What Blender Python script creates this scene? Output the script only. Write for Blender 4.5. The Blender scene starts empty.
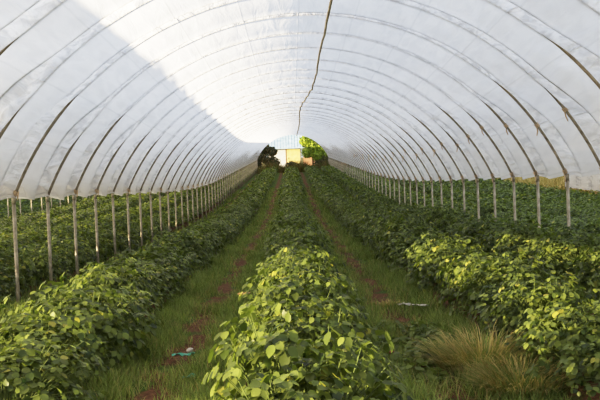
import bpy, math, random
import numpy as np
from mathutils import Matrix, Vector

random.seed(7)
RNG = np.random.default_rng(11)
SC = bpy.context.scene
COL = SC.collection

# ------------------------------------------------------------------ layout
F_PX = 850.0
CAM = (-0.25, 0.0, 1.5)
S = 1.584                 # spacing of the hoops
D0 = 7.25 * S             # first leg that stands inside the picture on the left
HALF, RISE, EAVE = 4.0, 2.65, 1.5
R = (HALF ** 2 + RISE ** 2) / (2 * RISE)
ZC = EAVE + RISE - R      # centre of the arc above the ground
TH = math.asin(HALF / R)
N0, N1 = -3, 53
ROWS = [-2.42, -0.2, 1.88, 3.62]
OUT_L = [-4.75, -6.7, -8.8, -10.8, -13.2, -15.4, -17.6]
OUT_R = [5.35, 7.4, 9.4, 11.4]


def rise(y):
    y = np.asarray(y, float)
    m = 0.05
    return np.where(y < 24, 0, np.where(y < 44, m * (y - 24) ** 2 / 40, m * (y - 34)))


def beds(x):
    z = np.zeros_like(np.asarray(x, float))
    for r in ROWS + OUT_L + OUT_R:
        z = z + 0.13 * np.exp(-((x - r) / 0.36) ** 4)
    return z


def hoop_y(n):
    return D0 + n * S


# ------------------------------------------------------------------ helpers
def tag(o, label=None, cat=None, group=None, kind=None):
    if label: o['label'] = label
    if cat: o['category'] = cat
    if group: o['group'] = group
    if kind: o['kind'] = kind
    return o


def empty(name, loc=(0, 0, 0), rz=0):
    o = bpy.data.objects.new(name, None)
    o.empty_display_size = 0.2
    o.location = loc
    o.rotation_euler = (0, 0, rz)
    COL.objects.link(o)
    return o


def mesh(name, v, f, mat=None, smooth=True, tint=None):
    """v (n,3); f either list of tuples or a dict {'tri':(m,3),'quad':(k,4)}"""
    me = bpy.data.meshes.new(name)
    v = np.asarray(v, np.float32)
    if isinstance(f, dict):
        tri = np.asarray(f.get('tri', np.zeros((0, 3))), np.int32).reshape(-1, 3)
        quad = np.asarray(f.get('quad', np.zeros((0, 4))), np.int32).reshape(-1, 4)
        me.vertices.add(len(v)); me.vertices.foreach_set('co', v.ravel())
        nl = tri.size + quad.size
        me.loops.add(nl)
        me.loops.foreach_set('vertex_index', np.concatenate([tri.ravel(), quad.ravel()]))
        me.polygons.add(len(tri) + len(quad))
        st = np.concatenate([np.arange(len(tri)) * 3, tri.size + np.arange(len(quad)) * 4]).astype(np.int32)
        me.polygons.foreach_set('loop_start', st)
        me.update(calc_edges=True)
        me.validate()
    else:
        me.from_pydata([tuple(map(float, p)) for p in v], [], [tuple(map(int, q)) for q in f])
        me.update()
    if smooth:
        me.polygons.foreach_set('use_smooth', np.ones(len(me.polygons), bool))
    if tint is not None:
        a = me.color_attributes.new('tint', 'FLOAT_COLOR', 'POINT')
        t = np.ones((len(v), 4), np.float32)
        t[:, :tint.shape[1]] = tint
        a.data.foreach_set('color', t.ravel())
    if mat: me.materials.append(mat)
    return me


def link(name, me, parent=None, loc=(0, 0, 0)):
    o = bpy.data.objects.new(name, me)
    o.location = loc
    o.parent = parent
    COL.objects.link(o)
    return o


def tube(path, r, seg=10, cap=True):
    """tube along a polyline, radius r scalar or list"""
    P = [Vector(p) for p in path]
    n = len(P)
    rr = [r] * n if np.isscalar(r) else list(r)
    vs, fs = [], []
    up = Vector((0, 1, 0))
    d0 = (P[1] - P[0]).normalized()
    if abs(d0.dot(up)) > 0.9: up = Vector((1, 0, 0))
    for i in range(n):
        d = (P[min(i + 1, n - 1)] - P[max(i - 1, 0)]).normalized()
        a = d.cross(up).normalized(); b = a.cross(d).normalized()
        for k in range(seg):
            t = 2 * math.pi * k / seg
            vs.append(P[i] + (a * math.cos(t) + b * math.sin(t)) * rr[i])
    for i in range(n - 1):
        for k in range(seg):
            k2 = (k + 1) % seg
            fs.append((i * seg + k, i * seg + k2, (i + 1) * seg + k2, (i + 1) * seg + k))
    if cap:
        fs.append(tuple(range(seg))[::-1]); fs.append(tuple((n - 1) * seg + k for k in range(seg)))
    return vs, fs


class Bag:
    def __init__(self): self.v, self.f = [], []
    def add(self, vf):
        o = len(self.v)
        self.v += [tuple(p) for p in vf[0]]
        self.f += [tuple(i + o for i in q) for q in vf[1]]
        return self
    def box(self, x0, x1, y0, y1, z0, z1):
        v = [(x, y, z) for z in (z0, z1) for y in (y0, y1) for x in (x0, x1)]
        f = [(0, 2, 3, 1), (4, 5, 7, 6), (0, 1, 5, 4), (2, 6, 7, 3), (0, 4, 6, 2), (1, 3, 7, 5)]
        return self.add((v, f))
    def build(self, name, mat, parent=None, loc=(0, 0, 0), smooth=False):
        return link(name, mesh(name, self.v, self.f, mat, smooth), parent, loc)


ONES = 'zeroth first second third fourth fifth sixth seventh eighth ninth tenth eleventh twelfth thirteenth fourteenth fifteenth sixteenth seventeenth eighteenth nineteenth'.split()
def ordinal(n):
    if n < 20: return ONES[n]
    t, u = divmod(n, 10)
    tens = {2: 'twent', 3: 'thirt', 4: 'fort', 5: 'fift', 6: 'sixt'}[t]
    return tens + 'ieth' if u == 0 else tens + 'y-' + ONES[u]


# ------------------------------------------------------------------ materials
def new_mat(name):
    m = bpy.data.materials.new(name); m.use_nodes = True
    nt = m.node_tree; nt.nodes.clear()
    out = nt.nodes.new('ShaderNodeOutputMaterial')
    return m, nt, out


def nd(nt, t, **kw):
    n = nt.nodes.new(t)
    for k, v in kw.items():
        if k.startswith('in_'):
            key = k[3:]
            key = int(key) if key.isdigit() else key.replace('_', ' ')
            n.inputs[key].default_value = v
        else: setattr(n, k, v)
    return n


def ramp(nt, fac, stops):
    r = nd(nt, 'ShaderNodeValToRGB')
    e = r.color_ramp.elements
    while len(e) < len(stops): e.new(0.5)
    for el, (p, c) in zip(e, stops):
        el.position = p; el.color = (*c, 1)
    nt.links.new(fac, r.inputs[0])
    return r


def simple(name, c1, c2, scale=8, rough=0.7, metal=0.0, bump=0.0, spec=0.3):
    m, nt, out = new_mat(name)
    L = nt.links.new
    tc = nd(nt, 'ShaderNodeTexCoord')
    no = nd(nt, 'ShaderNodeTexNoise', in_Scale=scale, in_Detail=5.0)
    L(tc.outputs['Object'], no.inputs['Vector'])
    r = ramp(nt, no.outputs['Fac'], [(0.3, c1), (0.7, c2)])
    b = nd(nt, 'ShaderNodeBsdfPrincipled', in_Roughness=rough, in_Metallic=metal)
    b.inputs['Specular IOR Level'].default_value = spec
    L(r.outputs[0], b.inputs['Base Color'])
    if bump:
        bp = nd(nt, 'ShaderNodeBump', in_Strength=bump, in_Distance=0.02)
        L(no.outputs['Fac'], bp.inputs['Height']); L(bp.outputs[0], b.inputs['Normal'])
    L(b.outputs[0], out.inputs[0])
    return m


def leafy(name, dark, light, yellow, trans=0.4, rough=0.45, spec=0.35, warm=0.9):
    """tint.r = brightness, tint.g = yellowness of each leaf"""
    m, nt, out = new_mat(name)
    L = nt.links.new
    at = nd(nt, 'ShaderNodeAttribute', attribute_name='tint')
    sp = nd(nt, 'ShaderNodeSeparateColor'); L(at.outputs['Color'], sp.inputs[0])
    r = ramp(nt, sp.outputs[0], [(0.0, dark), (1.0, light)])
    mx = nd(nt, 'ShaderNodeMix', data_type='RGBA')
    L(sp.outputs[1], mx.inputs['Factor']); L(r.outputs[0], mx.inputs['A'])
    mx.inputs['B'].default_value = (*yellow, 1)
    b = nd(nt, 'ShaderNodeBsdfPrincipled', in_Roughness=rough)
    b.inputs['Specular IOR Level'].default_value = spec
    L(mx.outputs['Result'], b.inputs['Base Color'])
    br = nd(nt, 'ShaderNodeMix', data_type='RGBA', blend_type='MULTIPLY')
    br.inputs['Factor'].default_value = 1.0
    br.inputs['B'].default_value = (1.4 * warm, 1.35, 0.7, 1)
    L(mx.outputs['Result'], br.inputs['A'])
    t = nd(nt, 'ShaderNodeBsdfTranslucent'); L(br.outputs['Result'], t.inputs[0])
    ms = nd(nt, 'ShaderNodeMixShader', in_Fac=trans)
    L(b.outputs[0], ms.inputs[1]); L(t.outputs[0], ms.inputs[2]); L(ms.outputs[0], out.inputs[0])
    return m


def film_material(name, tone=(0.93, 0.94, 0.96)):
    m, nt, out = new_mat(name)
    L = nt.links.new
    uv = nd(nt, 'ShaderNodeUVMap', uv_map='film')
    sx = nd(nt, 'ShaderNodeSeparateXYZ'); L(uv.outputs[0], sx.inputs[0])
    # packing creases that run the length of the sheet
    pp = nd(nt, 'ShaderNodeMath', operation='PINGPONG', in_1=0.425); L(sx.outputs[0], pp.inputs[0])
    cr = nd(nt, 'ShaderNodeMapRange', in_1=0.0, in_2=0.02, in_3=1.0, in_4=0.0); L(pp.outputs[0], cr.inputs[0])
    # wrinkles stretched from hoop to hoop
    mp = nd(nt, 'ShaderNodeMapping'); L(uv.outputs[0], mp.inputs[0])
    mp.inputs['Scale'].default_value = (3.2, 0.8, 1); mp.inputs['Rotation'].default_value = (0, 0, 0.25)
    n1 = nd(nt, 'ShaderNodeTexNoise', in_Scale=1.6, in_Detail=4.0, in_Roughness=0.55, in_Distortion=0.6)
    L(mp.outputs[0], n1.inputs['Vector'])
    n2 = nd(nt, 'ShaderNodeTexNoise', in_Scale=0.7, in_Detail=3.0); L(uv.outputs[0], n2.inputs['Vector'])
    hs = nd(nt, 'ShaderNodeMath', operation='MULTIPLY_ADD', in_1=0.12); L(cr.outputs[0], hs.inputs[0]); L(n1.outputs['Fac'], hs.inputs[2])
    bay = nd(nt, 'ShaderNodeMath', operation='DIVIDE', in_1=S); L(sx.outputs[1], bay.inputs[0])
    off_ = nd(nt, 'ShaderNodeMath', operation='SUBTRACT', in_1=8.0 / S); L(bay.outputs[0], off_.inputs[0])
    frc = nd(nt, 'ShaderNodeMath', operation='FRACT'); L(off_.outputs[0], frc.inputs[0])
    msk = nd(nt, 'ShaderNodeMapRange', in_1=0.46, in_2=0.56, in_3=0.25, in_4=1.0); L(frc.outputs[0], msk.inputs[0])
    bs = nd(nt, 'ShaderNodeMath', operation='MULTIPLY', in_1=1.0); L(msk.outputs[0], bs.inputs[0])
    bp = nd(nt, 'ShaderNodeBump', in_Strength=0.6, in_Distance=0.09); L(bs.outputs[0], bp.inputs['Strength']); L(hs.outputs[0], bp.inputs['Height'])
    # faint dirt
    dr = ramp(nt, n2.outputs['Fac'], [(0.25, tuple(t * 0.9 for t in tone)), (0.6, tone)])
    ck = nd(nt, 'ShaderNodeMix', data_type='RGBA', blend_type='MULTIPLY')
    ck.inputs['B'].default_value = (0.86, 0.86, 0.86, 1)
    k2 = nd(nt, 'ShaderNodeMath', operation='MULTIPLY', in_1=0.6); L(cr.outputs[0], k2.inputs[0])
    L(k2.outputs[0], ck.inputs['Factor']); L(dr.outputs[0], ck.inputs['A'])
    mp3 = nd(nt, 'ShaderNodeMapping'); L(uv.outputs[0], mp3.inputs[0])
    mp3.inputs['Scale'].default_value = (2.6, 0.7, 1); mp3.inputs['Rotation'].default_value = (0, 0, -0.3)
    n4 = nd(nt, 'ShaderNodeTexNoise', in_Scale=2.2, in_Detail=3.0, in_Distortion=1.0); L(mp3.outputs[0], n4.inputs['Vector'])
    mk = ramp(nt, n4.outputs['Fac'], [(0.42, (1, 1, 1)), (0.62, (0.76, 0.76, 0.765))])  # shade of the crinkles painted into the film colour, mostly one half-bay
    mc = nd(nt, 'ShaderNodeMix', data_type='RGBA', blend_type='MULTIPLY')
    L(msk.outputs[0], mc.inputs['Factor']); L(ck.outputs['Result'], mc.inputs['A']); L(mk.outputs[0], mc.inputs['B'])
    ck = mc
    # splashed soil towards the lower edges
    e1 = nd(nt, 'ShaderNodeMath', operation='SUBTRACT', in_1=6.0); L(sx.outputs[0], e1.inputs[0])
    e2 = nd(nt, 'ShaderNodeMath', operation='ABSOLUTE'); L(e1.outputs[0], e2.inputs[0])
    e3 = nd(nt, 'ShaderNodeMapRange', in_1=3.0, in_2=5.2, in_3=0.0, in_4=1.0); L(e2.outputs[0], e3.inputs[0])
    c0 = ck
    ck = nd(nt, 'ShaderNodeMix', data_type='RGBA', blend_type='MULTIPLY')
    ck.inputs['B'].default_value = (0.89, 0.86, 0.81, 1)
    L(e3.outputs[0], ck.inputs['Factor']); L(c0.outputs['Result'], ck.inputs['A'])
    t = nd(nt, 'ShaderNodeBsdfTranslucent'); d = nd(nt, 'ShaderNodeBsdfDiffuse')
    g = nd(nt, 'ShaderNodeBsdfGlossy', in_Roughness=0.22)
    tr = nd(nt, 'ShaderNodeBsdfTransparent')
    for s in (t, d): L(ck.outputs['Result'], s.inputs[0]); L(bp.outputs[0], s.inputs['Normal'])
    L(bp.outputs[0], g.inputs['Normal'])
    a = nd(nt, 'ShaderNodeMixShader', in_Fac=0.30); L(t.outputs[0], a.inputs[1]); L(d.outputs[0], a.inputs[2])
    b = nd(nt, 'ShaderNodeMixShader', in_Fac=0.15); L(a.outputs[0], b.inputs[1]); L(g.outputs[0], b.inputs[2])
    c = nd(nt, 'ShaderNodeMixShader', in_Fac=0.05); L(b.outputs[0], c.inputs[1]); L(tr.outputs[0], c.inputs[2])
    L(c.outputs[0], out.inputs[0])
    return m


def ground_material():
    m, nt, out = new_mat('soil_and_turf')
    L = nt.links.new
    tc = nd(nt, 'ShaderNodeTexCoord')
    at = nd(nt, 'ShaderNodeAttribute', attribute_name='tint')
    sp = nd(nt, 'ShaderNodeSeparateColor'); L(at.outputs['Color'], sp.inputs[0])
    n1 = nd(nt, 'ShaderNodeTexNoise', in_Scale=22.0, in_Detail=8.0, in_Roughness=0.65)
    n2 = nd(nt, 'ShaderNodeTexNoise', in_Scale=2.3, in_Detail=5.0)
    n3 = nd(nt, 'ShaderNodeTexNoise', in_Scale=60.0, in_Detail=4.0)
    for n in (n1, n2, n3): L(tc.outputs['Object'], n.inputs['Vector'])
    soil = ramp(nt, n1.outputs['Fac'], [(0.3, (0.045, 0.022, 0.012)), (0.55, (0.15, 0.075, 0.042)), (0.75, (0.26, 0.15, 0.09))])
    turf = ramp(nt, n3.outputs['Fac'], [(0.3, (0.02, 0.04, 0.008)), (0.55, (0.07, 0.13, 0.025)), (0.75, (0.13, 0.2, 0.05))])
    dry = ramp(nt, n1.outputs['Fac'], [(0.3, (0.16, 0.1, 0.04)), (0.7, (0.42, 0.3, 0.14))])
    ad = nd(nt, 'ShaderNodeMath', operation='ADD'); L(sp.outputs[0], ad.inputs[0])
    sc = nd(nt, 'ShaderNodeMath', operation='MULTIPLY_ADD', in_1=2.6, in_2=-1.3); L(n2.outputs['Fac'], sc.inputs[0]); L(sc.outputs[0], ad.inputs[1])
    st = nd(nt, 'ShaderNodeMapRange', in_1=0.35, in_2=0.65); L(ad.outputs[0], st.inputs[0])
    mx = nd(nt, 'ShaderNodeMix', data_type='RGBA'); L(st.outputs[0], mx.inputs['Factor']); L(soil.outputs[0], mx.inputs['A']); L(turf.outputs[0], mx.inputs['B'])
    m2 = nd(nt, 'ShaderNodeMix', data_type='RGBA'); L(sp.outputs[1], m2.inputs['Factor']); L(mx.outputs['Result'], m2.inputs['A']); L(dry.outputs[0], m2.inputs['B'])
    b = nd(nt, 'ShaderNodeBsdfPrincipled', in_Roughness=0.95); b.inputs['Specular IOR Level'].default_value = 0.1
    L(m2.outputs['Result'], b.inputs['Base Color'])
    bp = nd(nt, 'ShaderNodeBump', in_Strength=0.8, in_Distance=0.04); L(n1.outputs['Fac'], bp.inputs['Height']); L(bp.outputs[0], b.inputs['Normal'])
    L(b.outputs[0], out.inputs[0])
    return m


M_STEEL = simple('weathered_steel', (0.22, 0.19, 0.13), (0.44, 0.39, 0.30), 14, 0.5, 0.2)
M_HOOP = simple('hoop_steel', (0.22, 0.18, 0.12), (0.42, 0.36, 0.27), 9, 0.5, 0.3)
M_CORD = simple('tan_cord', (0.5, 0.36, 0.22), (0.72, 0.55, 0.36), 30, 0.9)
M_ROPE = simple('grey_rope', (0.25, 0.25, 0.25), (0.38, 0.38, 0.38), 40, 0.9)
M_RIDGE = simple('ridge_beige', (0.5, 0.4, 0.26), (0.8, 0.7, 0.53), 6, 0.8)
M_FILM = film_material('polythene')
M_LEAF = leafy('crop_leaf', (0.022, 0.046, 0.012), (0.185, 0.24, 0.055), (0.40, 0.38, 0.08), rough=0.42, spec=0.35)
M_STEM = simple('green_stem', (0.08, 0.12, 0.03), (0.16, 0.2, 0.06), 20, 0.6)
M_GRASS = leafy('grass_blade', (0.08, 0.125, 0.026), (0.33, 0.41, 0.12), (0.42, 0.32, 0.15), 0.35, 0.6, 0.2)
M_STRAW = leafy('straw_blade', (0.28, 0.22, 0.08), (0.62, 0.49, 0.24), (0.17, 0.24, 0.06), 0.3, 0.7, 0.1, 1.0)
M_WEED = leafy('brown_weed', (0.09, 0.06, 0.025), (0.3, 0.2, 0.09), (0.09, 0.13, 0.035), 0.25, 0.7, 0.1, 1.0)
M_TREE = leafy('tree_leaf', (0.12, 0.18, 0.02), (0.36, 0.47, 0.06), (0.5, 0.48, 0.08), 0.4)
M_SHRUB = leafy('shrub_leaf', (0.025, 0.035, 0.012), (0.09, 0.1, 0.035), (0.22, 0.15, 0.06), 0.3)
M_BARK = simple('bark', (0.06, 0.04, 0.025), (0.16, 0.11, 0.07), 15, 0.9, 0, 0.5)
M_WHITE = simple('pale_render', (0.34, 0.35, 0.36), (0.46, 0.47, 0.48), 3, 0.9)
M_YELLOW = simple('yellow_paint', (0.38, 0.31, 0.13), (0.5, 0.42, 0.2), 2, 0.7)
M_ROOFB = simple('grey_blue_sheet', (0.22, 0.30, 0.37), (0.34, 0.43, 0.5), 2, 0.5)
M_BRICK = simple('brick', (0.22, 0.12, 0.07), (0.32, 0.19, 0.12), 10, 0.9)
M_TIMBER = simple('dark_timber', (0.1, 0.07, 0.05), (0.2, 0.14, 0.1), 10, 0.9)
M_SCRAP = simple('turquoise_plastic', (0.02, 0.2, 0.14), (0.06, 0.34, 0.24), 20, 0.4)
M_STONE = simple('pale_stone', (0.4, 0.36, 0.33), (0.6, 0.56, 0.52), 30, 0.9, 0, 0.4)
M_RED = simple('red_leaf', (0.16, 0.02, 0.025), (0.26, 0.05, 0.05), 30, 0.6)
M_BROWNLEAF = simple('dry_brown_leaf', (0.4, 0.22, 0.08), (0.6, 0.38, 0.18), 30, 0.7)

# ------------------------------------------------------------------ camera, sky, sun
cam = bpy.data.cameras.new('camera')
cam.lens = F_PX / 600 * 36; cam.sensor_width = 36; cam.clip_end = 500
co = bpy.data.objects.new('camera', cam); COL.objects.link(co)
ROLL = math.radians(2.3)
yaw = math.radians(0.52); pitch = math.radians(-1.01)
fw = Vector((math.sin(yaw) * math.cos(pitch), math.cos(yaw) * math.cos(pitch), math.sin(pitch)))
rt = fw.cross(Vector((0, 0, 1))).normalized(); up = rt.cross(fw)
rt2 = rt * math.cos(ROLL) - up * math.sin(ROLL)
up2 = up * math.cos(ROLL) + rt * math.sin(ROLL)
mat = Matrix((rt2, up2, -fw)).transposed().to_4x4(); mat.translation = CAM
co.matrix_world = mat
SC.camera = co
FW, RT2, UP2 = np.array(fw), np.array(rt2), np.array(up2)


def project(p):
    q = np.asarray(p, float) - np.array(CAM)
    d = q @ FW
    return 300 + F_PX * (q @ RT2) / d, 200 - F_PX * (q @ UP2) / d, d


w = bpy.data.worlds.new('sky'); SC.world = w; w.use_nodes = True
nt = w.node_tree; nt.nodes.clear()
out = nt.nodes.new('ShaderNodeOutputWorld'); bg = nt.nodes.new('ShaderNodeBackground')
tc = nt.nodes.new('ShaderNodeTexCoord'); sx = nt.nodes.new('ShaderNodeSeparateXYZ')
nt.links.new(tc.outputs['Generated'], sx.inputs[0])
r = ramp(nt, sx.outputs[2], [(0.0, (0.97, 0.95, 0.92)), (0.12, (0.92, 0.94, 0.98)), (1.0, (0.76, 0.83, 0.97))])
# the half of the sky towards the low sun is brighter
dp = nd(nt, 'ShaderNodeVectorMath', operation='DOT_PRODUCT'); nt.links.new(tc.outputs['Generated'], dp.inputs[0])
dp.inputs[1].default_value = (-0.62, -0.75, 0.2)
mr = nd(nt, 'ShaderNodeMapRange', in_1=-1.0, in_2=1.0, in_3=0.65, in_4=2.3); nt.links.new(dp.outputs['Value'], mr.inputs[0])
nt.links.new(r.outputs[0], bg.inputs[0]); nt.links.new(mr.outputs[0], bg.inputs[1])
nt.links.new(bg.outputs[0], out.inputs[0])

SUN_DIR = Vector((1.0, 0.62, -0.122)).normalized()
sun = bpy.data.lights.new('low_sun', 'SUN'); sun.energy = 18; sun.angle = math.radians(0.6); sun.color = (1.0, 0.80, 0.50)
so = bpy.data.objects.new('low_sun', sun); COL.objects.link(so)
so.rotation_euler = SUN_DIR.to_track_quat('-Z', 'Y').to_euler(); so.location = (-30, -20, 12)
SC.view_settings.view_transform = 'Standard'
SC.view_settings.look = 'None'
SC.view_settings.exposure = 0.0
# soft shoulder for the bright plastic, as a camera has
SC.view_settings.use_curve_mapping = True
cm = SC.view_settings.curve_mapping
cm.white_level = (2.5, 2.5, 2.5)
cv = cm.curves[3]
cv.points[0].location = (0, 0); cv.points[1].location = (1, 1)
for p in ((0.03, 0.058), (0.10, 0.24), (0.22, 0.55), (0.34, 0.76), (0.48, 0.885), (0.7, 0.965)): cv.points.new(*p)
cm.update()
SC.cycles.use_denoising = True
SC.cycles.max_bounces = 10
SC.cycles.transparent_max_bounces = 12
SC.cycles.diffuse_bounces = 5
SC.cycles.transmission_bounces = 8


# ------------------------------------------------------------------ ground
def build_ground():
    xs = np.unique(np.round(np.concatenate([np.arange(-60, -19, 3), np.arange(-19, -5.5, 0.3), np.arange(-5.5, 5.5, 0.09), np.arange(5.5, 14, 0.3), np.arange(14, 61, 3)]), 4))
    ys = np.unique(np.round(np.concatenate([np.arange(-30, 2, 2), np.arange(2, 30, 0.15), np.arange(30, 60, 0.6), np.arange(60, 181, 3)]), 4))
    X, Y = np.meshgrid(xs, ys)
    Z = rise(Y) + beds(X) * (np.abs(Y - 48) < 52) * (Y < 92) + 0.02 * np.sin(X * 3.1 + Y * 1.7) * np.sin(Y * 2.3 - X)
    nx, ny = len(xs), len(ys)
    idx = np.arange(nx * ny).reshape(ny, nx)
    q = np.stack([idx[:-1, :-1], idx[:-1, 1:], idx[1:, 1:], idx[1:, :-1]], -1).reshape(-1, 4)
    g = np.full_like(X, 0.55)
    for a in aisles():
        g = np.where(np.abs(X - a) < 0.55, 0.78 - 0.62 * np.exp(-((X - a) / 0.16) ** 2), g)
    for rr in ROWS + OUT_L + OUT_R:
        g = np.where(np.abs(X - rr) < 0.45, 0.1, g)
    g = np.where((X > 12.4) | (X < -19.5) | (Y > 97) | (Y < 2), 0.9, g)
    dry = np.clip((X - 12.0) / 2, 0, 0.85)
    dry = np.maximum(dry, np.clip((Y - 95) / 2, 0, 0.6))
    t = np.stack([g.ravel(), dry.ravel(), np.zeros(g.size)], -1)
    o = link('ground', mesh('ground', np.stack([X.ravel(), Y.ravel(), Z.ravel()], -1), {'quad': q}, ground_material(), True, t))
    tag(o, kind='structure')


def aisles():
    r = sorted(ROWS + OUT_L + OUT_R)
    return [(a + b) / 2 for a, b in zip(r[:-1], r[1:])]


build_ground()


# ------------------------------------------------------------------ polythene cover
def ring_noise(seed, U, V):
    rg = np.random.default_rng(seed)
    z = np.zeros_like(U)
    for _ in range(16):
        fu = rg.uniform(4, 26); fv = rg.uniform(-3.0, 3.0); ph = rg.uniform(0, 6.28)
        z += np.sin(U * fu + V * fv + ph + 1.3 * np.sin(V * rg.uniform(.3, 1.2) + U * rg.uniform(.3, 2))) / 16 ** .5 * (10 / (6 + fu))
    return z


def make_cover(cx, n0, n1, seg=210, per=10, seed=3, wrinkle=1.0):
    th = np.linspace(-TH - 0.004, TH + 0.004, seg)
    vs = []
    for n in range(n0, n1):
        p = per if n < 12 else (6 if n < 28 else 4)
        vs += [n + k / p for k in range(p)]
    vs.append(n1)
    vs = np.array(vs)
    T, V = np.meshgrid(th, vs)
    fr = V - np.floor(V)
    edge = (np.abs(T) / TH)
    # low down the sheet hangs outside the hoops; higher up the straps draw it in past them
    lim = np.where(V < -1.4, 0.50, 0.60) + np.where(T < 0, 0.06, 0) + 0.06 * np.sin(np.round(V) * 2.7 + np.sign(T))
    low = np.clip((edge - lim) / 0.22, 0, 1); low = low * low * (3 - 2 * low)
    nr_ = np.clip((8 - V) / 6, 0, 1)
    at_hoop = 0.026 * low - (0.027 + 0.021 * nr_) * (1 - low)
    pull = (0.060 * low + (0.035 + 0.095 * nr_) * (1 - low)) * (1 - np.abs(2 * fr - 1))
    off = at_hoop - pull
    billow = (0.03 + 0.03 * low) * np.abs(np.sin(2 * np.pi * fr)) ** 0.8
    calm = np.minimum(1, np.abs(np.sin(2 * np.pi * fr)) * 1.5)
    wr = (0.010 + 0.036 * np.clip(np.sin(np.pi * (fr - 0.5) * 2), 0, 1)) * wrinkle * ring_noise(seed, T * R, V * S) * calm * (0.35 + 0.65 * np.clip((np.abs(T) - 0.15) * 1.6, 0, 1))
    rad = R + off + billow + wr
    X = cx + rad * np.sin(T)
    Y = hoop_y(V)
    Z = rise(Y) + ZC + rad * np.cos(T)
    # the free lower edges sag between the legs
    sag = np.clip((edge - 0.965) / 0.08, 0, 1) ** 1.5
    jag = 0.03 * np.sin(V * 4.1 + T * 3) + 0.02 * np.sin(V * 9.7)
    Z -= sag * ((0.10 + jag) * np.sin(np.pi * fr) ** 0.7 + 0.03) * np.where(T < 0, 1.15, 0.8)
    X -= np.sign(T) * sag * 0.05 * np.sin(np.pi * fr)
    ny, nx = T.shape
    idx = np.arange(nx * ny).reshape(ny, nx)
    q = np.stack([idx[:-1, :-1], idx[:-1, 1:], idx[1:, 1:], idx[1:, :-1]], -1).reshape(-1, 4)
    me = mesh('plastic_cover', np.stack([X.ravel(), Y.ravel(), Z.ravel()], -1), {'quad': q}, M_FILM, True)
    uvl = me.uv_layers.new(name='film')
    li = np.zeros(len(me.loops), np.int32); me.loops.foreach_get('vertex_index', li)
    uv = np.stack([(T * R + 6.0).ravel(), (V * S + 8).ravel()], -1)[li].astype(np.float32)
    uvl.data.foreach_set('uv', uv.ravel())
    return link('plastic_cover', me)


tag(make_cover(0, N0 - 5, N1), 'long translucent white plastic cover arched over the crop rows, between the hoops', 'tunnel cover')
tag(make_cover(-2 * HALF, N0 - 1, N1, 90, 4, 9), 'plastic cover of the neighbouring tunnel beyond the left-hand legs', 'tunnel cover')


# ------------------------------------------------------------------ hoops and legs
def arc(cx, r, t0, t1, n, z0=0.0):
    return [(cx + r * math.sin(t0 + (t1 - t0) * i / (n - 1)), 0, z0 + ZC + r * math.cos(t0 + (t1 - t0) * i / (n - 1))) for i in range(n)]


ME_ARCH = mesh('arch', *tube(arc(0, R - 0.012, -TH, TH, 60), 0.021, 10), M_HOOP)
def post_mesh(side):
    x = side * HALF
    b = Bag()
    b.add(tube([(x, 0, -0.3), (x, 0, 0.4), (x, 0, EAVE - 0.02)], 0.026, 12))
    b.add(tube([(x, 0, EAVE - 0.1), (x - side * 0.004, 0, EAVE + 0.01)], 0.030, 12))
    return mesh('post', b.v, b.f, M_STEEL)
ME_POST = {s: post_mesh(s) for s in (-1, 1)}


def knot_mesh(t, seed):
    """a few turns of cord round the pipe with a loose end"""
    rg = random.Random(seed)
    b = Bag()
    c = Vector((R * math.sin(t), 0, ZC + R * math.cos(t)))
    tang = Vector((math.cos(t), 0, -math.sin(t))); nrm = Vector((math.sin(t), 0, math.cos(t)))
    pts = []
    for i in range(28):
        a = i * 2 * math.pi / 8
        pts.append(c + tang * (i / 28 - 0.5) * 0.07 + (nrm * math.cos(a) + Vector((0, 1, 0)) * math.sin(a)) * 0.03 - nrm * 0.012)
    b.add(tube(pts, 0.009, 5))
    e = pts[-1]
    b.add(tube([e, e + Vector((0.0, -0.03, -0.05)), e + Vector((rg.uniform(-.03, .03), -0.05, -0.12))], [0.009, 0.012, 0.007], 5))
    return mesh('cord_knot', b.v, b.f, M_CORD)
ME_KNOT = [[knot_mesh(TH * 0.80 + d, i) for i, d in enumerate((0, 0.03, -0.025))], [knot_mesh(TH * 0.99, 9)], [knot_mesh(-TH * 0.99, 12)]]

rh = random.Random(4)
for n in range(N0, N1 + 1):
    y = hoop_y(n)
    h = empty('tunnel_hoop', (0, y, float(rise(y))))
    k = n + 1
    grp = 'steel hoops along the tunnel'
    if n == -3: lab = 'steel tunnel hoop nearest the camera, cutting the top right corner'
    elif n == -2: lab = 'steel tunnel hoop with its dark pipe crossing the top left corner'
    elif n == -1: lab = 'steel tunnel hoop just in front of the first visible left-hand leg'
    elif n < 30: lab = 'grey steel tunnel hoop on the %s left-hand leg counted from the photo edge' % ordinal(k)
    else:
        lab = 'thin steel tunnel hoop among the crowded far hoops by the end opening'; grp = 'crowded far hoops by the end opening'
    tag(h, lab, 'tunnel hoop', grp)
    link('arch', ME_ARCH, h)
    link('post', ME_POST[-1], h); link('post', ME_POST[1], h)
    if n < 26:
        link('cord_knot', ME_KNOT[0][rh.randrange(3)], h)
        link('cord_knot', ME_KNOT[1][0], h)
        if rh.random() < 0.6: link('cord_knot', ME_KNOT[2][0], h)

# hoops of the neighbour on the left: the arch and its far leg
for n in range(-1, 26):
    y = hoop_y(n)
    h = empty('tunnel_hoop', (-2 * HALF, y, float(rise(y))))
    tag(h, 'hoop of the neighbouring left tunnel, %s from its front' % ordinal(n + 2), 'tunnel hoop', 'hoops of the neighbouring tunnel on the left')
    link('arch', ME_ARCH, h); link('post', ME_POST[-1], h)

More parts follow.
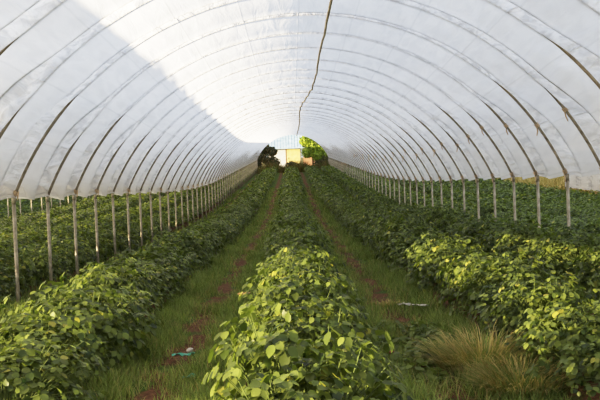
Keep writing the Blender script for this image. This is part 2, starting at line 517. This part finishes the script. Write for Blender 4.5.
# cords strapped over the cover half way between the hoops
for n in range(N0, 26):
    y = hoop_y(n + 0.5)
    pts = []
    for i in range(64):
        t = TH * 0.985 * (2 * i / 63 - 1); e_ = abs(t) / TH
        lim = (0.50 if n + .5 < -1.4 else 0.60) + (0.06 if t < 0 else 0) + 0.06 * math.sin(round(n + 0.5) * 2.7 + math.copysign(1, t))
        lo = min(1, max(0, (e_ - lim) / 0.22)); lo = lo * lo * (3 - 2 * lo)
        nr_ = min(1, max(0, (8 - n - .5) / 6))
        ra = R + 0.026 * lo - (0.027 + 0.021 * nr_) * (1 - lo) - (0.060 * lo + (0.035 + 0.095 * nr_) * (1 - lo)) + 0.013
        pts.append((ra * math.sin(t), 0, ZC + ra * math.cos(t)))
    me = mesh('strap_cord', *tube(pts, 0.011, 5), M_ROPE)
    o = link('strap_cord', me, None, (0, y, float(rise(y))))
    if n < 0: lab = ['thin grey cord over the cover just behind the hoop nearest the camera', 'thin grey cord over the cover across the top left corner', 'thin grey cord over the cover just before the first left-hand leg'][n + 3]
    else: lab = 'thin grey cord over the cover just beyond the %s left-hand leg' % ordinal(n + 1)
    tag(o, lab, 'cord', 'cords strapped over the plastic cover')

# ridge cord with its sideways jog
pts = []
rr_ = random.Random(2)
for i in range((N1 - N0) * 2 + 1):
    n = N0 + i / 2
    y = hoop_y(n)
    u = y / S
    x = 0.38 if u < 14 else (0.38 - 0.26 * min(1, (u - 14) / 3.0))
    if u > 17: x = 0.12 + 0.38 * min(1, (u - 17) / 40)
    x += rr_.uniform(-0.02, 0.02)
    pts.append((x, y, float(rise(y)) + ZC + math.sqrt((R - 0.205) ** 2 - x * x) + (0.05 if i % 2 == 0 else 0)))
me = mesh('ridge_cord', *tube(pts, 0.02, 8), M_RIDGE)
tag(link('ridge_cord', me), 'beige ridge cord running under the top of the cover, bent sideways part way', 'cord')


# ------------------------------------------------------------------ leaves
# a folded ovate leaf, unit length along +y, normal +z
LEAF_V = np.array([(0, 0, 0), (-.36, .22, .05), (0, .26, -.02), (.36, .22, .05), (-.43, .58, .04), (0, .6, -.01), (.43, .58, .04), (0, 1.0, -.1), (-.24, .86, 0), (.24, .86, 0)], float)
LEAF_T = np.array([(0, 2, 1), (0, 3, 2), (8, 5, 7), (5, 9, 7)])
LEAF_Q = np.array([(1, 2, 5, 4), (2, 3, 6, 5)])
LEAF_T = np.concatenate([LEAF_T, [(4, 5, 8), (5, 6, 9)]])
LOW_V = np.array([(0, 0, 0), (-.42, .5, .06), (0, .5, -.02), (.42, .5, .06), (0, 1.0, -.06)], float)
LOW_T = np.array([(0, 2, 1), (0, 3, 2), (1, 2, 4), (2, 3, 4)])
LOW_Q = np.zeros((0, 4), int)


def frames(heading, normal):
    n = normal / np.linalg.norm(normal, axis=1, keepdims=True)
    h = heading - (heading * n).sum(1, keepdims=True) * n
    h /= np.linalg.norm(h, axis=1, keepdims=True) + 1e-9
    return np.cross(h, n), h, n


def leaves(pos, heading, normal, size, tv=LEAF_V, tt=LEAF_T, tq=LEAF_Q, width=1.0):
    ex, ey, ez = frames(heading, normal)
    n = len(pos)
    s = size.reshape(-1, 1, 1)
    v = pos[:, None, :] + s * (tv[None, :, 0:1] * width * ex[:, None, :] + tv[None, :, 1:2] * ey[:, None, :] + tv[None, :, 2:3] * ez[:, None, :])
    o = (np.arange(n) * len(tv)).reshape(-1, 1, 1)
    return v.reshape(-1, 3), (tt[None] + o).reshape(-1, 3), (tq[None] + o).reshape(-1, 4)


def tints(n, per, rng, yellow=0.03, lo=0.0, hi=1.0):
    b = rng.uniform(lo, hi, n)
    g = np.where(rng.random(n) < yellow, rng.uniform(0.4, 1, n), rng.uniform(0, 0.12, n))
    return np.repeat(np.stack([b, g, np.zeros(n)], -1), per, axis=0)


def plant_meshes(seed, ntri=105, ax=0.53, ay=0.43, h=0.44, tall=0.0):
    rng = np.random.default_rng(seed)
    u = rng.random(ntri) ** 0.8
    psi = u * math.radians(104); phi = rng.uniform(0, 2 * math.pi, ntri)
    lump = 1 + 0.14 * np.sin(2 * phi + rng.uniform(0, 6)) + 0.10 * np.sin(5 * phi + 3 * psi + rng.uniform(0, 6))
    rad = rng.uniform(0.72, 1.08, ntri) * lump
    sp = np.sign(np.sin(psi)) * np.abs(np.sin(psi)) ** 0.7
    c = np.stack([ax * rad * np.cos(phi) * sp, ay * rad * np.sin(phi) * sp, h * (0.16 + (0.84 + tall) * np.sign(np.cos(psi)) * np.abs(np.cos(psi)) ** 0.8 * rad)], -1)
    c[:, 2] = np.maximum(c[:, 2], 0.03)
    outw = np.stack([np.cos(phi) * np.sin(psi), np.sin(phi) * np.sin(psi), np.cos(psi)], -1)
    nrm = outw * 0.75 + np.array([0, 0, 0.75]) + rng.normal(0, 0.33, (ntri, 3))
    nrm[:, 2] = np.maximum(nrm[:, 2], 0.05)
    head = np.stack([np.cos(phi), np.sin(phi), -0.3 * np.ones(ntri)], -1) + rng.normal(0, 0.45, (ntri, 3))
    ex, ey, ez = frames(head, nrm)
    P, H, N, Sz = [], [], [], []
    base = rng.uniform(0.042, 0.078, ntri)
    for a, k in ((0, 1.0), (1.25, 0.9), (-1.25, 0.9)):
        hd = ey * math.cos(a) + ex * math.sin(a)
        P.append(c + hd * 0.012); H.append(hd - 0.12 * ez); N.append(nrm + 0.25 * hd + rng.normal(0, 0.16, (ntri, 3))); Sz.append(base * k)
    P, H, N, Sz = map(np.concatenate, (P, H, N, Sz))
    v, t, q = leaves(P, H, N, Sz)
    tn = tints(len(P), len(LEAF_V), rng)
    me = mesh('crop_plant', v, {'tri': t, 'quad': q}, M_LEAF, True, tn)
    b = Bag()
    for i in range(0, ntri, 2):
        root = Vector((0.12 * math.cos(phi[i]), 0.1 * math.sin(phi[i]), -0.02))
        e = Vector(c[i]); m = root.lerp(e, 0.55) + Vector((0, 0, 0.05))
        b.add(tube([root, m, e], [0.004, 0.003, 0.002], 4, False))
    ms = mesh('stem', b.v, b.f, M_STEM)
    return me, ms


PLANTS = [plant_meshes(100 + i, ntri=310 + 5 * i, h=0.40 + 0.016 * i) for i in range(8)]

# candidates for single plants: three to each bay, in the rows the camera sees
STEP = S / 3
names = {-2.42: 'left row', -0.2: 'centre row', 1.88: 'right row', 3.62: 'right-leg row', -4.75: 'outer left row', 5.35: 'outer right row'}
cand = []
for rx in (-2.42, -0.2, 1.88, 3.62, -4.75, 5.35):
    k = 0
    y = hoop_y(-5) + STEP / 2
    while y < 40:
        px, py, d = project((rx, y, 0.4))
        if d > 2 and -60 < px < 660 and py < 450:
            pen = 1.35 if rx in (-4.75, 5.35) else 1.0
            cand.append((d * pen, rx, y))
        y += STEP
cand.sort()
single = cand[:300]
limit = {}
for d, rx, y in single: limit[rx] = max(limit.get(rx, 0), y)
rp = random.Random(21)
cnt = {}
for d, rx, y in sorted(single, key=lambda c: (c[1], c[2])):
    cnt[rx] = cnt.get(rx, 0) + 1
    jx, jy = rp.uniform(-0.07, 0.07), rp.uniform(-0.06, 0.06)
    me, ms = PLANTS[rp.randrange(8)]
    nudge = 0.20 if (rx == -2.42 and y < 9) else 0.0
    o = link('crop_plant', me, None, (rx + jx + nudge, y + jy, float(rise(y)) + 0.10))
    o.rotation_euler = (0, 0, rp.choice([0, math.pi]) + rp.uniform(-0.35, 0.35))
    sc = rp.uniform(0.88, 1.16)
    wx = (0.76 if y < 11 else 0.88) if rx == -0.2 else (0.95 if rx == -2.42 else (0.84 if rx == 1.88 else 0.95))
    o.scale = (sc * wx, sc, sc * rp.uniform(0.72, 1.27))
    n = (y - D0) / S
    if n < 0:
        lab = 'leafy green crop plant, %s from the near end of the %s' % (ordinal(cnt[rx]), names[rx])
    else:
        b_ = int(n); w_ = ['nearest', 'middle', 'farthest'][int((n - b_) * 3)]
        lab = 'leafy plant in the %s, %s of three beyond the %s left leg' % (names[rx], w_, ordinal(b_ + 1))
    tag(o, lab, 'crop plant', 'crop plants in the ' + names[rx])
    link('stem', ms, o)


# the remaining plants of the long rows
def row_foliage():
    V, T, Tn = [], [], []
    off = 0
    rng = np.random.default_rng(5)
    for rx in ROWS + OUT_L + OUT_R:
        y0 = limit.get(rx, 6.0 if rx < 0 else 8.0)
        if rx in limit: y0 += STEP * 0.35
        else: y0 = max(6.0, abs(rx - CAM[0]) * F_PX / 330)
        y = y0
        end = 91.0
        if rx == 5.35 or rx > 6: end = 80.0
        while y < end:
            d = y
            dens = 900 if d < 30 else (520 if d < 45 else (260 if d < 65 else 150))
            size = 0.085 if d < 30 else (0.12 if d < 45 else (0.165 if d < 65 else 0.2))
            if rx in OUT_L[2:] or rx in OUT_R[2:]: dens *= 0.7; size *= 1.15
            L = 1.0
            n = int(dens * L)
            yy = y + rng.random(n) * L
            a = rng.uniform(-1.25, 1.25, n)                     # round the row profile
            lump = 1 + 0.16 * np.sin(yy * 6.1 + rx) + 0.12 * np.sin(yy * 13.3 + 2 * rx + a * 2) + 0.06 * np.sin(yy * 2.3)
            rad = rng.uniform(0.74, 1.06, n) * lump
            px = rx + (0.55 if rx == -0.2 else 0.60) * rad * np.sign(a) * np.abs(np.sin(a)) ** 0.75
            pz = rise(yy) + 0.13 + 0.44 * rad * np.cos(a) ** 0.7
            nr = np.stack([np.sin(a), rng.normal(0, .35, n), np.cos(a) * 0.8 + 0.55], -1) + rng.normal(0, 0.3, (n, 3))
            nr[:, 2] = np.maximum(nr[:, 2], 0.05)
            hd = np.stack([np.sign(a) * 0.7, np.zeros(n), -0.2 * np.ones(n)], -1) + rng.normal(0, 0.7, (n, 3))
            v, t, q = leaves(np.stack([px, yy, pz], -1), hd, nr, size * rng.uniform(.75, 1.2, n), LOW_V, LOW_T, LOW_Q)
            V.append(v); T.append(t + off); Tn.append(tints(n, len(LOW_V), rng, 0.04)); off += len(v)
            y += L
    o = link('crop_foliage', mesh('crop_foliage', np.concatenate(V), {'tri': np.concatenate(T)}, M_LEAF, False, np.concatenate(Tn)))
    tag(o, 'dense green foliage of the far and outer crop rows running to the tunnel end', 'crop foliage', None, 'stuff')


row_foliage()


# ------------------------------------------------------------------ grass
BL_V = np.array([(-.5, 0, 0), (.5, 0, 0), (-.36, .5, .10), (.36, .5, .10), (0, 1, .38)], float)
BL_T = np.array([(2, 3, 4)]); BL_Q = np.array([(0, 1, 3, 2)])


def blades(pos, height, width, rng, lean=0.45):
    n = len(pos)
    ph = rng.uniform(0, 2 * math.pi, n); ln = np.abs(rng.normal(0, lean, n))
    head = np.stack([np.cos(ph) * ln, np.sin(ph) * ln, np.ones(n)], -1)
    nrm = np.stack([np.cos(ph), np.sin(ph), -ln], -1)
    ex, ey, ez = frames(head, nrm)
    tv = BL_V
    v = pos[:, None, :] + width[:, None, None] * tv[None, :, 0:1] * ex[:, None, :] + height[:, None, None] * (tv[None, :, 1:2] * ey[:, None, :] + tv[None, :, 2:3] * ez[:, None, :] - np.array([0, 0, .12])[None, None] * tv[None, :, 2:3])
    o = (np.arange(n) * 5).reshape(-1, 1, 1)
    return v.reshape(-1, 3), (BL_T[None] + o).reshape(-1, 3), (BL_Q[None] + o).reshape(-1, 4)


def patch(x, y, s):
    return (np.sin(x * 2.1 * s + 1.3 * np.sin(y * 1.1 * s)) + np.sin(y * 2.7 * s + 1.7 * np.sin(x * 1.9 * s)) + np.sin((x + y) * 3.9 * s + 2)) / 3


def aisle_grass():
    rng = np.random.default_rng(8)
    P, H, W, B, G = [], [], [], [], []
    al = [a for a in aisles() if -6.5 < a < 4.6]
    for a in al:
        inner = -3 < a < 3
        for y0 in np.arange(3.0, 60, 1.0):
            if abs(a - CAM[0]) > (y0 + 1.5) * 0.42: continue
            dens = 5200 if y0 < 9 else (3200 if y0 < 14 else (1700 if y0 < 22 else (700 if y0 < 36 else 300)))
            if not inner: dens *= 0.6
            n = int(dens)
            x = a + rng.uniform(-0.62, 0.62, n); y = y0 + rng.random(n)
            soil = np.exp(-((x - a - 0.05 * np.sin(y * 1.7)) / 0.21) ** 2) * np.clip(0.85 + 0.7 * patch(x, y, 1.3), 0, 1.1)
            keep = rng.random(n) > soil
            keep &= rng.random(n) < np.clip(0.85 + 0.45 * patch(x + 9, y, 0.9), 0.15, 1)
            x, y, sl = x[keep], y[keep], soil[keep]
            n = len(x)
            f = 1 if y0 < 9 else (1.25 if y0 < 14 else (1.7 if y0 < 22 else (2.6 if y0 < 36 else 4)))
            P.append(np.stack([x, y, rise(y) + beds(x) - 0.005], -1))
            H.append(rng.uniform(0.08, 0.23, n) * (1 - 0.5 * sl) * (0.8 + 0.4 * patch(x + 3, y + 7, 1.1) + 0.15))
            W.append(rng.uniform(0.0045, 0.008, n) * f)
            b = np.clip(rng.uniform(0, 1, n) * 0.8 + 0.25 * patch(x, y + 4, 1.7), 0, 1)
            g = np.where(rng.random(n) < 0.07 + 0.3 * sl, rng.uniform(0.3, 1, n), 0.05)
            B.append(b); G.append(g)
    P, H, W, B, G = map(np.concatenate, (P, H, W, B, G))
    v, t, q = blades(P, H, W, rng)
    tn = np.repeat(np.stack([B, G, np.zeros(len(B))], -1), 5, axis=0)
    o = link('aisle_grass', mesh('aisle_grass', v, {'tri': t, 'quad': q}, M_GRASS, False, tn))
    tag(o, 'short green grass growing on the paths between the crop rows', 'grass', None, 'stuff')


aisle_grass()


def dry_tuft(cx, cy, rad, n, hmax, seed, label, green=0.25):
    rng = np.random.default_rng(seed)
    a = rng.uniform(0, 2 * math.pi, n); r = rad * np.sqrt(rng.random(n)) * 0.55
    x, y = r * np.cos(a), r * np.sin(a)
    pos = np.stack([x, y, np.zeros(n)], -1)
    hh = rng.uniform(0.45, 1, n) * hmax
    ln = 0.25 + r / rad * 1.1 + np.abs(rng.normal(0, 0.25, n))
    aa = a + rng.normal(0, 0.5, n)
    head = np.stack([np.cos(aa) * ln, np.sin(aa) * ln, np.ones(n)], -1)
    nrm = np.stack([-np.cos(aa), -np.sin(aa), ln], -1)
    ex, ey, ez = frames(head, nrm)
    tv = np.array([(-.5, 0, 0), (.5, 0, 0), (-.45, .45, .0), (.45, .45, .0), (-.3, .8, -.12), (.3, .8, -.12), (0, 1, -.3)])
    w_ = rng.uniform(0.005, 0.009, n)
    v = pos[:, None, :] + w_[:, None, None] * tv[None, :, 0:1] * ex[:, None, :] + hh[:, None, None] * (tv[None, :, 1:2] * ey[:, None, :] + tv[None, :, 2:3] * ez[:, None, :])
    o = (np.arange(n) * 7).reshape(-1, 1, 1)
    t = (np.array([(4, 5, 6)])[None] + o).reshape(-1, 3); q = (np.array([(0, 1, 3, 2), (2, 3, 5, 4)])[None] + o).reshape(-1, 4)
    tn = np.repeat(np.stack([rng.random(n), np.where(rng.random(n) < green, rng.uniform(.5, 1, n), rng.uniform(0, .2, n)), np.zeros(n)], -1), 7, axis=0)
    ob = link('grass_tuft', mesh('grass_tuft', v.reshape(-1, 3), {'tri': t, 'quad': q}, M_STRAW, False, tn), None, (cx, cy, float(beds(np.array([cx]))[0] + rise(cy)) - 0.01))
    tag(ob, label, 'grass tuft')


dry_tuft(1.2, 6.6, 0.55, 1500, 0.46, 31, 'large straw-coloured dry grass tuft at the foot of the right row', 0.45)
dry_tuft(1.3, 5.9, 0.45, 1000, 0.36, 32, 'lower pale dry grass tuft in front of the large straw tuft', 0.4)
dry_tuft(0.86, 10.2, 0.22, 220, 0.14, 33, 'flattened dry grass tuft on the soil of the right-hand path')


# broad-leaved weeds in the right-hand path
def weed(cx, cy, seed, label):
    rng = np.random.default_rng(seed)
    n = 120
    a = rng.uniform(0, 2 * math.pi, n); r = 0.2 * np.sqrt(rng.random(n))
    pos = np.stack([r * np.cos(a), r * np.sin(a), rng.uniform(0.05, 0.15, n) * (1.2 - r / 0.25)], -1)
    nr = np.stack([np.cos(a) * .3, np.sin(a) * .3, np.ones(n)], -1) + rng.normal(0, .25, (n, 3))
    hd = np.stack([np.cos(a), np.sin(a), np.zeros(n)], -1) + rng.normal(0, .4, (n, 3))
    v, t, q = leaves(pos, hd, nr, rng.uniform(.055, .085, n))
    o = link('weed', mesh('weed', v, {'tri': t, 'quad': q}, M_LEAF, True, tints(n, len(LEAF_V), rng, 0.0, 0.3, 1.0)), None, (cx, cy, float(beds(np.array([cx]))[0])))
    b = Bag()
    for i in range(0, n, 2):
        b.add(tube([(0.03 * math.cos(a[i]), 0.03 * math.sin(a[i]), -0.01), tuple(pos[i])], 0.002, 4, False))
    b.build('stem', M_STEM, o)
    tag(o, label, 'weed', 'low weeds on the right-hand path')


for i, (x, y, lab) in enumerate([
        (0.62, 6.3, 'low broad-leaved green weed left of the large straw tuft, nearest the camera'),
        (0.74, 6.9, 'low broad-leaved green weed just behind and left of the large straw tuft'),
        (0.60, 7.5, 'low broad-leaved weed on the right path beside the centre row, middle of the weeds'),
        (0.98, 7.6, 'low broad-leaved weed against the foot of the right row'),
        (0.66, 8.3, 'low broad-leaved weed on the right path, last before the bare soil'),
        (0.86, 7.25, 'low broad-leaved weed in the middle of the right path behind the straw tuft'),
        (0.45, 6.75, 'low broad-leaved weed tucked under the right edge of the centre row'),
        (0.98, 8.15, 'low broad-leaved weed by the right row, farthest of those beside it')]):
    weed(x, y, 60 + i, lab)


# small litter on the paths
def blob(name, mat_, loc, sx_, sy_, sz_, seed, label, cat):
    rg = random.Random(seed)
    v, f = [], []
    rings, seg = 6, 10
    for i in range(rings + 1):
        t = math.pi * i / rings
        for k in range(seg):
            p = 2 * math.pi * k / seg
            j = 1 + rg.uniform(-.2, .2)
            v.append((sx_ * math.sin(t) * math.cos(p) * j, sy_ * math.sin(t) * math.sin(p) * j, sz_ * math.cos(t)))
    for i in range(rings):
        for k in range(seg):
            f.append((i * seg + k, (i + 1) * seg + k, (i + 1) * seg + (k + 1) % seg, i * seg + (k + 1) % seg))
    o = link(name, mesh(name, v, f, mat_), None, loc)
    o.rotation_euler = (0, 0, rg.uniform(0, 3))
    tag(o, label, cat)
    return o


def strip(name, mat_, loc, L, Wd, seed, label, cat, rz=0.0):
    """a crumpled scrap lying on the ground"""
    rg = random.Random(seed)
    nx, ny = 9, 4
    v = [((i / nx - .5) * L, (j / ny - .5) * Wd * (1 - .3 * abs(i / nx - .5)), 0.015 + rg.uniform(0, .028)) for i in range(nx + 1) for j in range(ny + 1)]
    f = [(i * (ny + 1) + j, (i + 1) * (ny + 1) + j, (i + 1) * (ny + 1) + j + 1, i * (ny + 1) + j + 1) for i in range(nx) for j in range(ny)]
    o = link(name, mesh(name, v, f, mat_), None, loc); o.rotation_euler = (0, 0, rz)
    tag(o, label, cat)


strip('plastic_scrap', M_SCRAP, (-1.26, 7.45, 0.03), 0.2, 0.07, 1, 'turquoise plastic scrap on the soil of the left-hand path, the farther one', 'scrap', 0.1)
strip('plastic_scrap', M_SCRAP, (-1.10, 6.55, 0.03), 0.12, 0.05, 2, 'turquoise plastic scrap on the left-hand path, the one nearer the camera', 'scrap', 0.8)
blob('stone', M_STONE, (-1.24, 7.75, 0.03), 0.045, 0.03, 0.025, 3, 'small pale stone beside the turquoise scrap on the left path', 'stone')
strip('plastic_scrap', M_STONE, (1.08, 9.7, 0.05), 0.4, 0.08, 5, 'pale twisted strip lying beside the right row', 'scrap', 2.4)
strip('fallen_leaf', M_RED, (0.47, 6.6, 0.14), 0.055, 0.045, 6, 'dark red leaf at the right edge of the centre row', 'leaf', 0.4)
strip('fallen_leaf', M_BROWNLEAF, (-0.78, 8.6, 0.4), 0.12, 0.09, 7, 'withered orange brown leaf on the left side of the centre row', 'leaf', 0.9)


def sun_block_hedge():  # added greenery that keeps the low sun off the far left posts
    rng = np.random.default_rng(71)
    n = 26000
    y = rng.uniform(12, 92, n); a = rng.uniform(-1.4, 1.4, n)
    rad = rng.uniform(.75, 1.05, n) * (1 + .12 * np.sin(y * 1.1) + .08 * np.sin(y * 2.9))
    P = np.stack([-22.5 + 1.1 * rad * np.sin(a), y, rise(y) + 0.1 + 2.3 * rad * np.abs(np.cos(a)) ** .5], -1)
    nr = np.stack([np.sin(a), rng.normal(0, .4, n), np.cos(a) + .3], -1) + rng.normal(0, .3, (n, 3))
    v, t, q = leaves(P, rng.normal(0, 1, (n, 3)), nr, rng.uniform(.16, .3, n), LOW_V, LOW_T, LOW_Q)
    o = link('shade_hedge', mesh('shade_hedge', v, {'tri': t}, M_SHRUB, False, tints(n, len(LOW_V), rng, .1)))
    tag(o, 'dark green hedge added far beyond the left-hand legs to shade the posts', 'shade_hedge')


sun_block_hedge()


# ------------------------------------------------------------------ right of the tunnel: dry grass bank and another tunnel
def dry_bank():
    rng = np.random.default_rng(44)
    n = 26000
    x = 12.9 + rng.random(n) ** 1.3 * 9; y = rng.uniform(43.5, 80, n)
    P = np.stack([x, y, rise(y) - 0.01], -1)
    v, t, q = blades(P, rng.uniform(0.5, 1.15, n), rng.uniform(0.02, 0.05, n), rng, 0.35)
    tn = np.repeat(np.stack([rng.random(n), np.where(rng.random(n) < .12, .7, .05), np.zeros(n)], -1), 5, axis=0)
    o = link('dry_grass', mesh('dry_grass', v, {'tri': t, 'quad': q}, M_STRAW, False, tn))
    tag(o, 'tall dry tan grass beyond the crops outside the right-hand legs', 'grass', None, 'stuff')


dry_bank()


def side_tunnel():
    root = empty('side_tunnel', (17.5, 0, 0))
    tag(root, 'white plastic tunnel glimpsed under the cover at the right edge', 'tunnel')
    ya, yb = 24.0, 43.0
    th = np.linspace(-2.12, 2.12, 60); ys = np.arange(ya, yb + .01, 0.25)
    T, Y = np.meshgrid(th, ys)
    rad = 3.9 + 0.03 * np.abs(np.sin(math.pi * (Y - ya) / 1.9)) + 0.012 * ring_noise(77, T * 3.9, Y)
    X = rad * np.sin(T) * np.where(np.abs(T) > 1.57, 1, 1); Z = 1.95 + rad * np.cos(T) * 0.75
    X = np.where(np.abs(T) > math.pi / 2, np.sign(T) * rad, X)
    idx = np.arange(T.size).reshape(T.shape)
    q = np.stack([idx[:-1, :-1], idx[:-1, 1:], idx[1:, 1:], idx[1:, :-1]], -1).reshape(-1, 4)
    Z = Z + rise(Y)
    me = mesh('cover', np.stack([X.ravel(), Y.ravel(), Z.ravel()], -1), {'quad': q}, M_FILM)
    uvl = me.uv_layers.new(name='film')
    li = np.zeros(len(me.loops), np.int32); me.loops.foreach_get('vertex_index', li)
    uvl.data.foreach_set('uv', np.stack([(T * 3.9 + 9).ravel(), Y.ravel()], -1)[li].astype(np.float32).ravel())
    link('cover', me, root)
    for k in range(11):
        y = ya + 1.9 * k
        if y > yb + .1: break
        z = float(rise(y))
        path = [(-3.87, y, z - .2), (-3.87, y, z + 1.95)] + [(3.87 * math.sin(t), y, z + 1.95 + 3.87 * .75 * math.cos(t)) for t in np.linspace(-1.5, 1.5, 25)] + [(3.87, y, z + 1.95), (3.87, y, z - .2)]
        link('hoop', mesh('hoop', *tube(path, 0.035, 8), M_STEEL), root)


side_tunnel()


# ------------------------------------------------------------------ beyond the far end
def crown(rng, n, rad, centres, size):
    c = np.array(centres)[rng.integers(0, len(centres), n)]
    d = rng.normal(0, 1, (n, 3)); d /= np.linalg.norm(d, axis=1, keepdims=True)
    r = rad * rng.uniform(0.55, 1.05, n)
    p = c[:, :3] + d * (r * c[:, 3])[:, None] * np.array([1, 1, .85])
    return leaves(p, d * .5 + rng.normal(0, .6, (n, 3)) + np.array([0, 0, -.3]), d + rng.normal(0, .5, (n, 3)) + np.array([0, 0, .4]), size * rng.uniform(.7, 1.3, n), LOW_V, LOW_T, LOW_Q)


def tree(name, x, y, centres, n, size, m, seed, label, cat, trunk_h, trunk_r, yellow=0.15):
    rng = np.random.default_rng(seed)
    z = float(rise(y))
    root = empty(name, (x, y, z)); tag(root, label, cat)
    v, t, q = crown(rng, n, 1.0, centres, size)
    link('crown', mesh('crown', v, {'tri': t}, m, False, tints(n, len(LOW_V), rng, yellow)), root)
    b = Bag()
    b.add(tube([(0, 0, -.2), (0.05, 0, trunk_h * .5), (0, 0.05, trunk_h)], [trunk_r, trunk_r * .8, trunk_r * .5], 10))
    for c in centres[:6]:
        b.add(tube([(0.02, 0, trunk_h * .6), (c[0] * .5, c[1] * .5, (trunk_h * .6 + c[2]) / 2 + .1), (c[0], c[1], c[2])], [trunk_r * .5, trunk_r * .35, trunk_r * .15], 6))
    b.build('trunk', M_BARK, root, smooth=True)


tree('small_tree', 2.35, 101.0, [(0, 0, 2.6, 1.1), (-.75, -.2, 3.35, .75), (.9, .1, 2.3, .9), (.2, .2, 3.6, .8), (1.5, 0, 1.6, .8), (-.5, 0, 2.0, .75), (.7, -.3, 1.5, .8)], 5200, 0.22, M_TREE, 5,
     'bright yellow-green leafy tree at the right of the far opening', 'tree', 2.4, 0.12)
tree('dark_shrub', -3.0, 100.0, [(0, 0, 1.5, .9), (-.9, 0, 1.9, .9), (.6, .2, 2.3, .6), (-.3, 0, 2.7, .7), (.8, 0, 1.0, .7), (-1.4, 0, 1.0, .8)], 3600, 0.2, M_SHRUB, 6,
     'dark brownish green shrub at the left of the far opening', 'shrub', 1.6, 0.08, 0.3)
tree('low_bush', 3.9, 100.0, [(0, 0, .8, .8), (-.8, 0, .6, .6), (.8, 0, .9, .7), (1.6, 0, 1.2, .9)], 2400, 0.18, M_SHRUB, 8,
     'low dark bush beneath the bright tree at the far end', 'shrub', .8, 0.06, 0.2)
tree('low_bush', -0.2, 102.0, [(0, 0, .7, .45), (-.4, 0, .5, .4), (.4, 0, .55, .4)], 900, 0.14, M_SHRUB, 9,
     'little dark bush in front of the yellow door at the far end', 'shrub', .6, 0.05, 0.1)


def end_weeds():
    rng = np.random.default_rng(50)
    n = 9000
    x = rng.uniform(-8, 9, n); y = rng.uniform(91.3, 100, n)
    P = np.stack([x, y, rise(y) - 0.01], -1)
    v, t, q = blades(P, rng.uniform(0.45, 1.25, n) * (1 + .3 * np.sin(x * 2)), rng.uniform(0.03, 0.07, n), rng, 0.4)
    tn = np.repeat(np.stack([rng.random(n) * .5, np.where(rng.random(n) < .35, .9, .1), np.zeros(n)], -1), 5, axis=0)
    tag(link('dry_weeds', mesh('dry_weeds', v, {'tri': t, 'quad': q}, M_WEED, False, tn)), 'band of dry brown weeds across the far end of the rows', 'weeds', None, 'stuff')


end_weeds()


def far_buildings():
    y = 114.0; z = float(rise(y))
    sh = empty('shed', (-0.9, y, z)); tag(sh, 'pale shed with yellow door and blue-grey roof beyond the far opening', 'shed')
    b = Bag(); b.box(-2.3, 2.05, 0, 5, -.3, 2.55); b.build('wall', M_WHITE, sh)
    d = Bag(); d.box(0.15, 1.95, -0.06, 0.02, 0.0, 2.4); dd = d.build('door', M_YELLOW, sh)
    h = Bag(); h.box(0.35, 0.42, -0.12, -0.06, 1.0, 1.25); h.build('handle', M_TIMBER, dd)
    p = Bag(); p.box(0.0, 0.14, -0.08, 0.05, -.3, 2.55); p.build('door_post', M_TIMBER, sh)
    r_ = Bag()
    r_.add(([(-2.7, -.5, 2.5), (2.4, -.5, 2.5), (2.4, 2.6, 5.0), (-2.7, 2.6, 5.0), (-2.7, 5.5, 2.5), (2.4, 5.5, 2.5),
             (-2.7, -.5, 2.4), (2.4, -.5, 2.4), (2.4, 2.6, 4.9), (-2.7, 2.6, 4.9), (-2.7, 5.5, 2.4), (2.4, 5.5, 2.4)],
            [(0, 1, 2, 3), (3, 2, 5, 4), (6, 9, 8, 7), (9, 10, 11, 8), (0, 6, 7, 1), (4, 5, 11, 10), (0, 3, 9, 6), (3, 4, 10, 9), (1, 7, 8, 2), (2, 8, 11, 5)]))
    for k in range(14):
        x = -2.65 + k * .385
        r_.add(tube([(x, -.5, 2.52), (x, 2.6, 5.02)], 0.03, 4))
    r_.build('roof', M_ROOFB, sh)
    bw = empty('brick_wall', (2.7, y - 1.5, z)); tag(bw, 'brown brick wall to the right of the yellow door, behind the tree', 'wall')
    b = Bag(); b.box(-1.25, 6, 0, .3, -.3, 2.2); b.build('brickwork', M_BRICK, bw)
    c = Bag(); c.box(-1.3, 6.05, -.05, .35, 2.2, 2.3); c.build('coping', M_STONE, bw)


far_buildings()
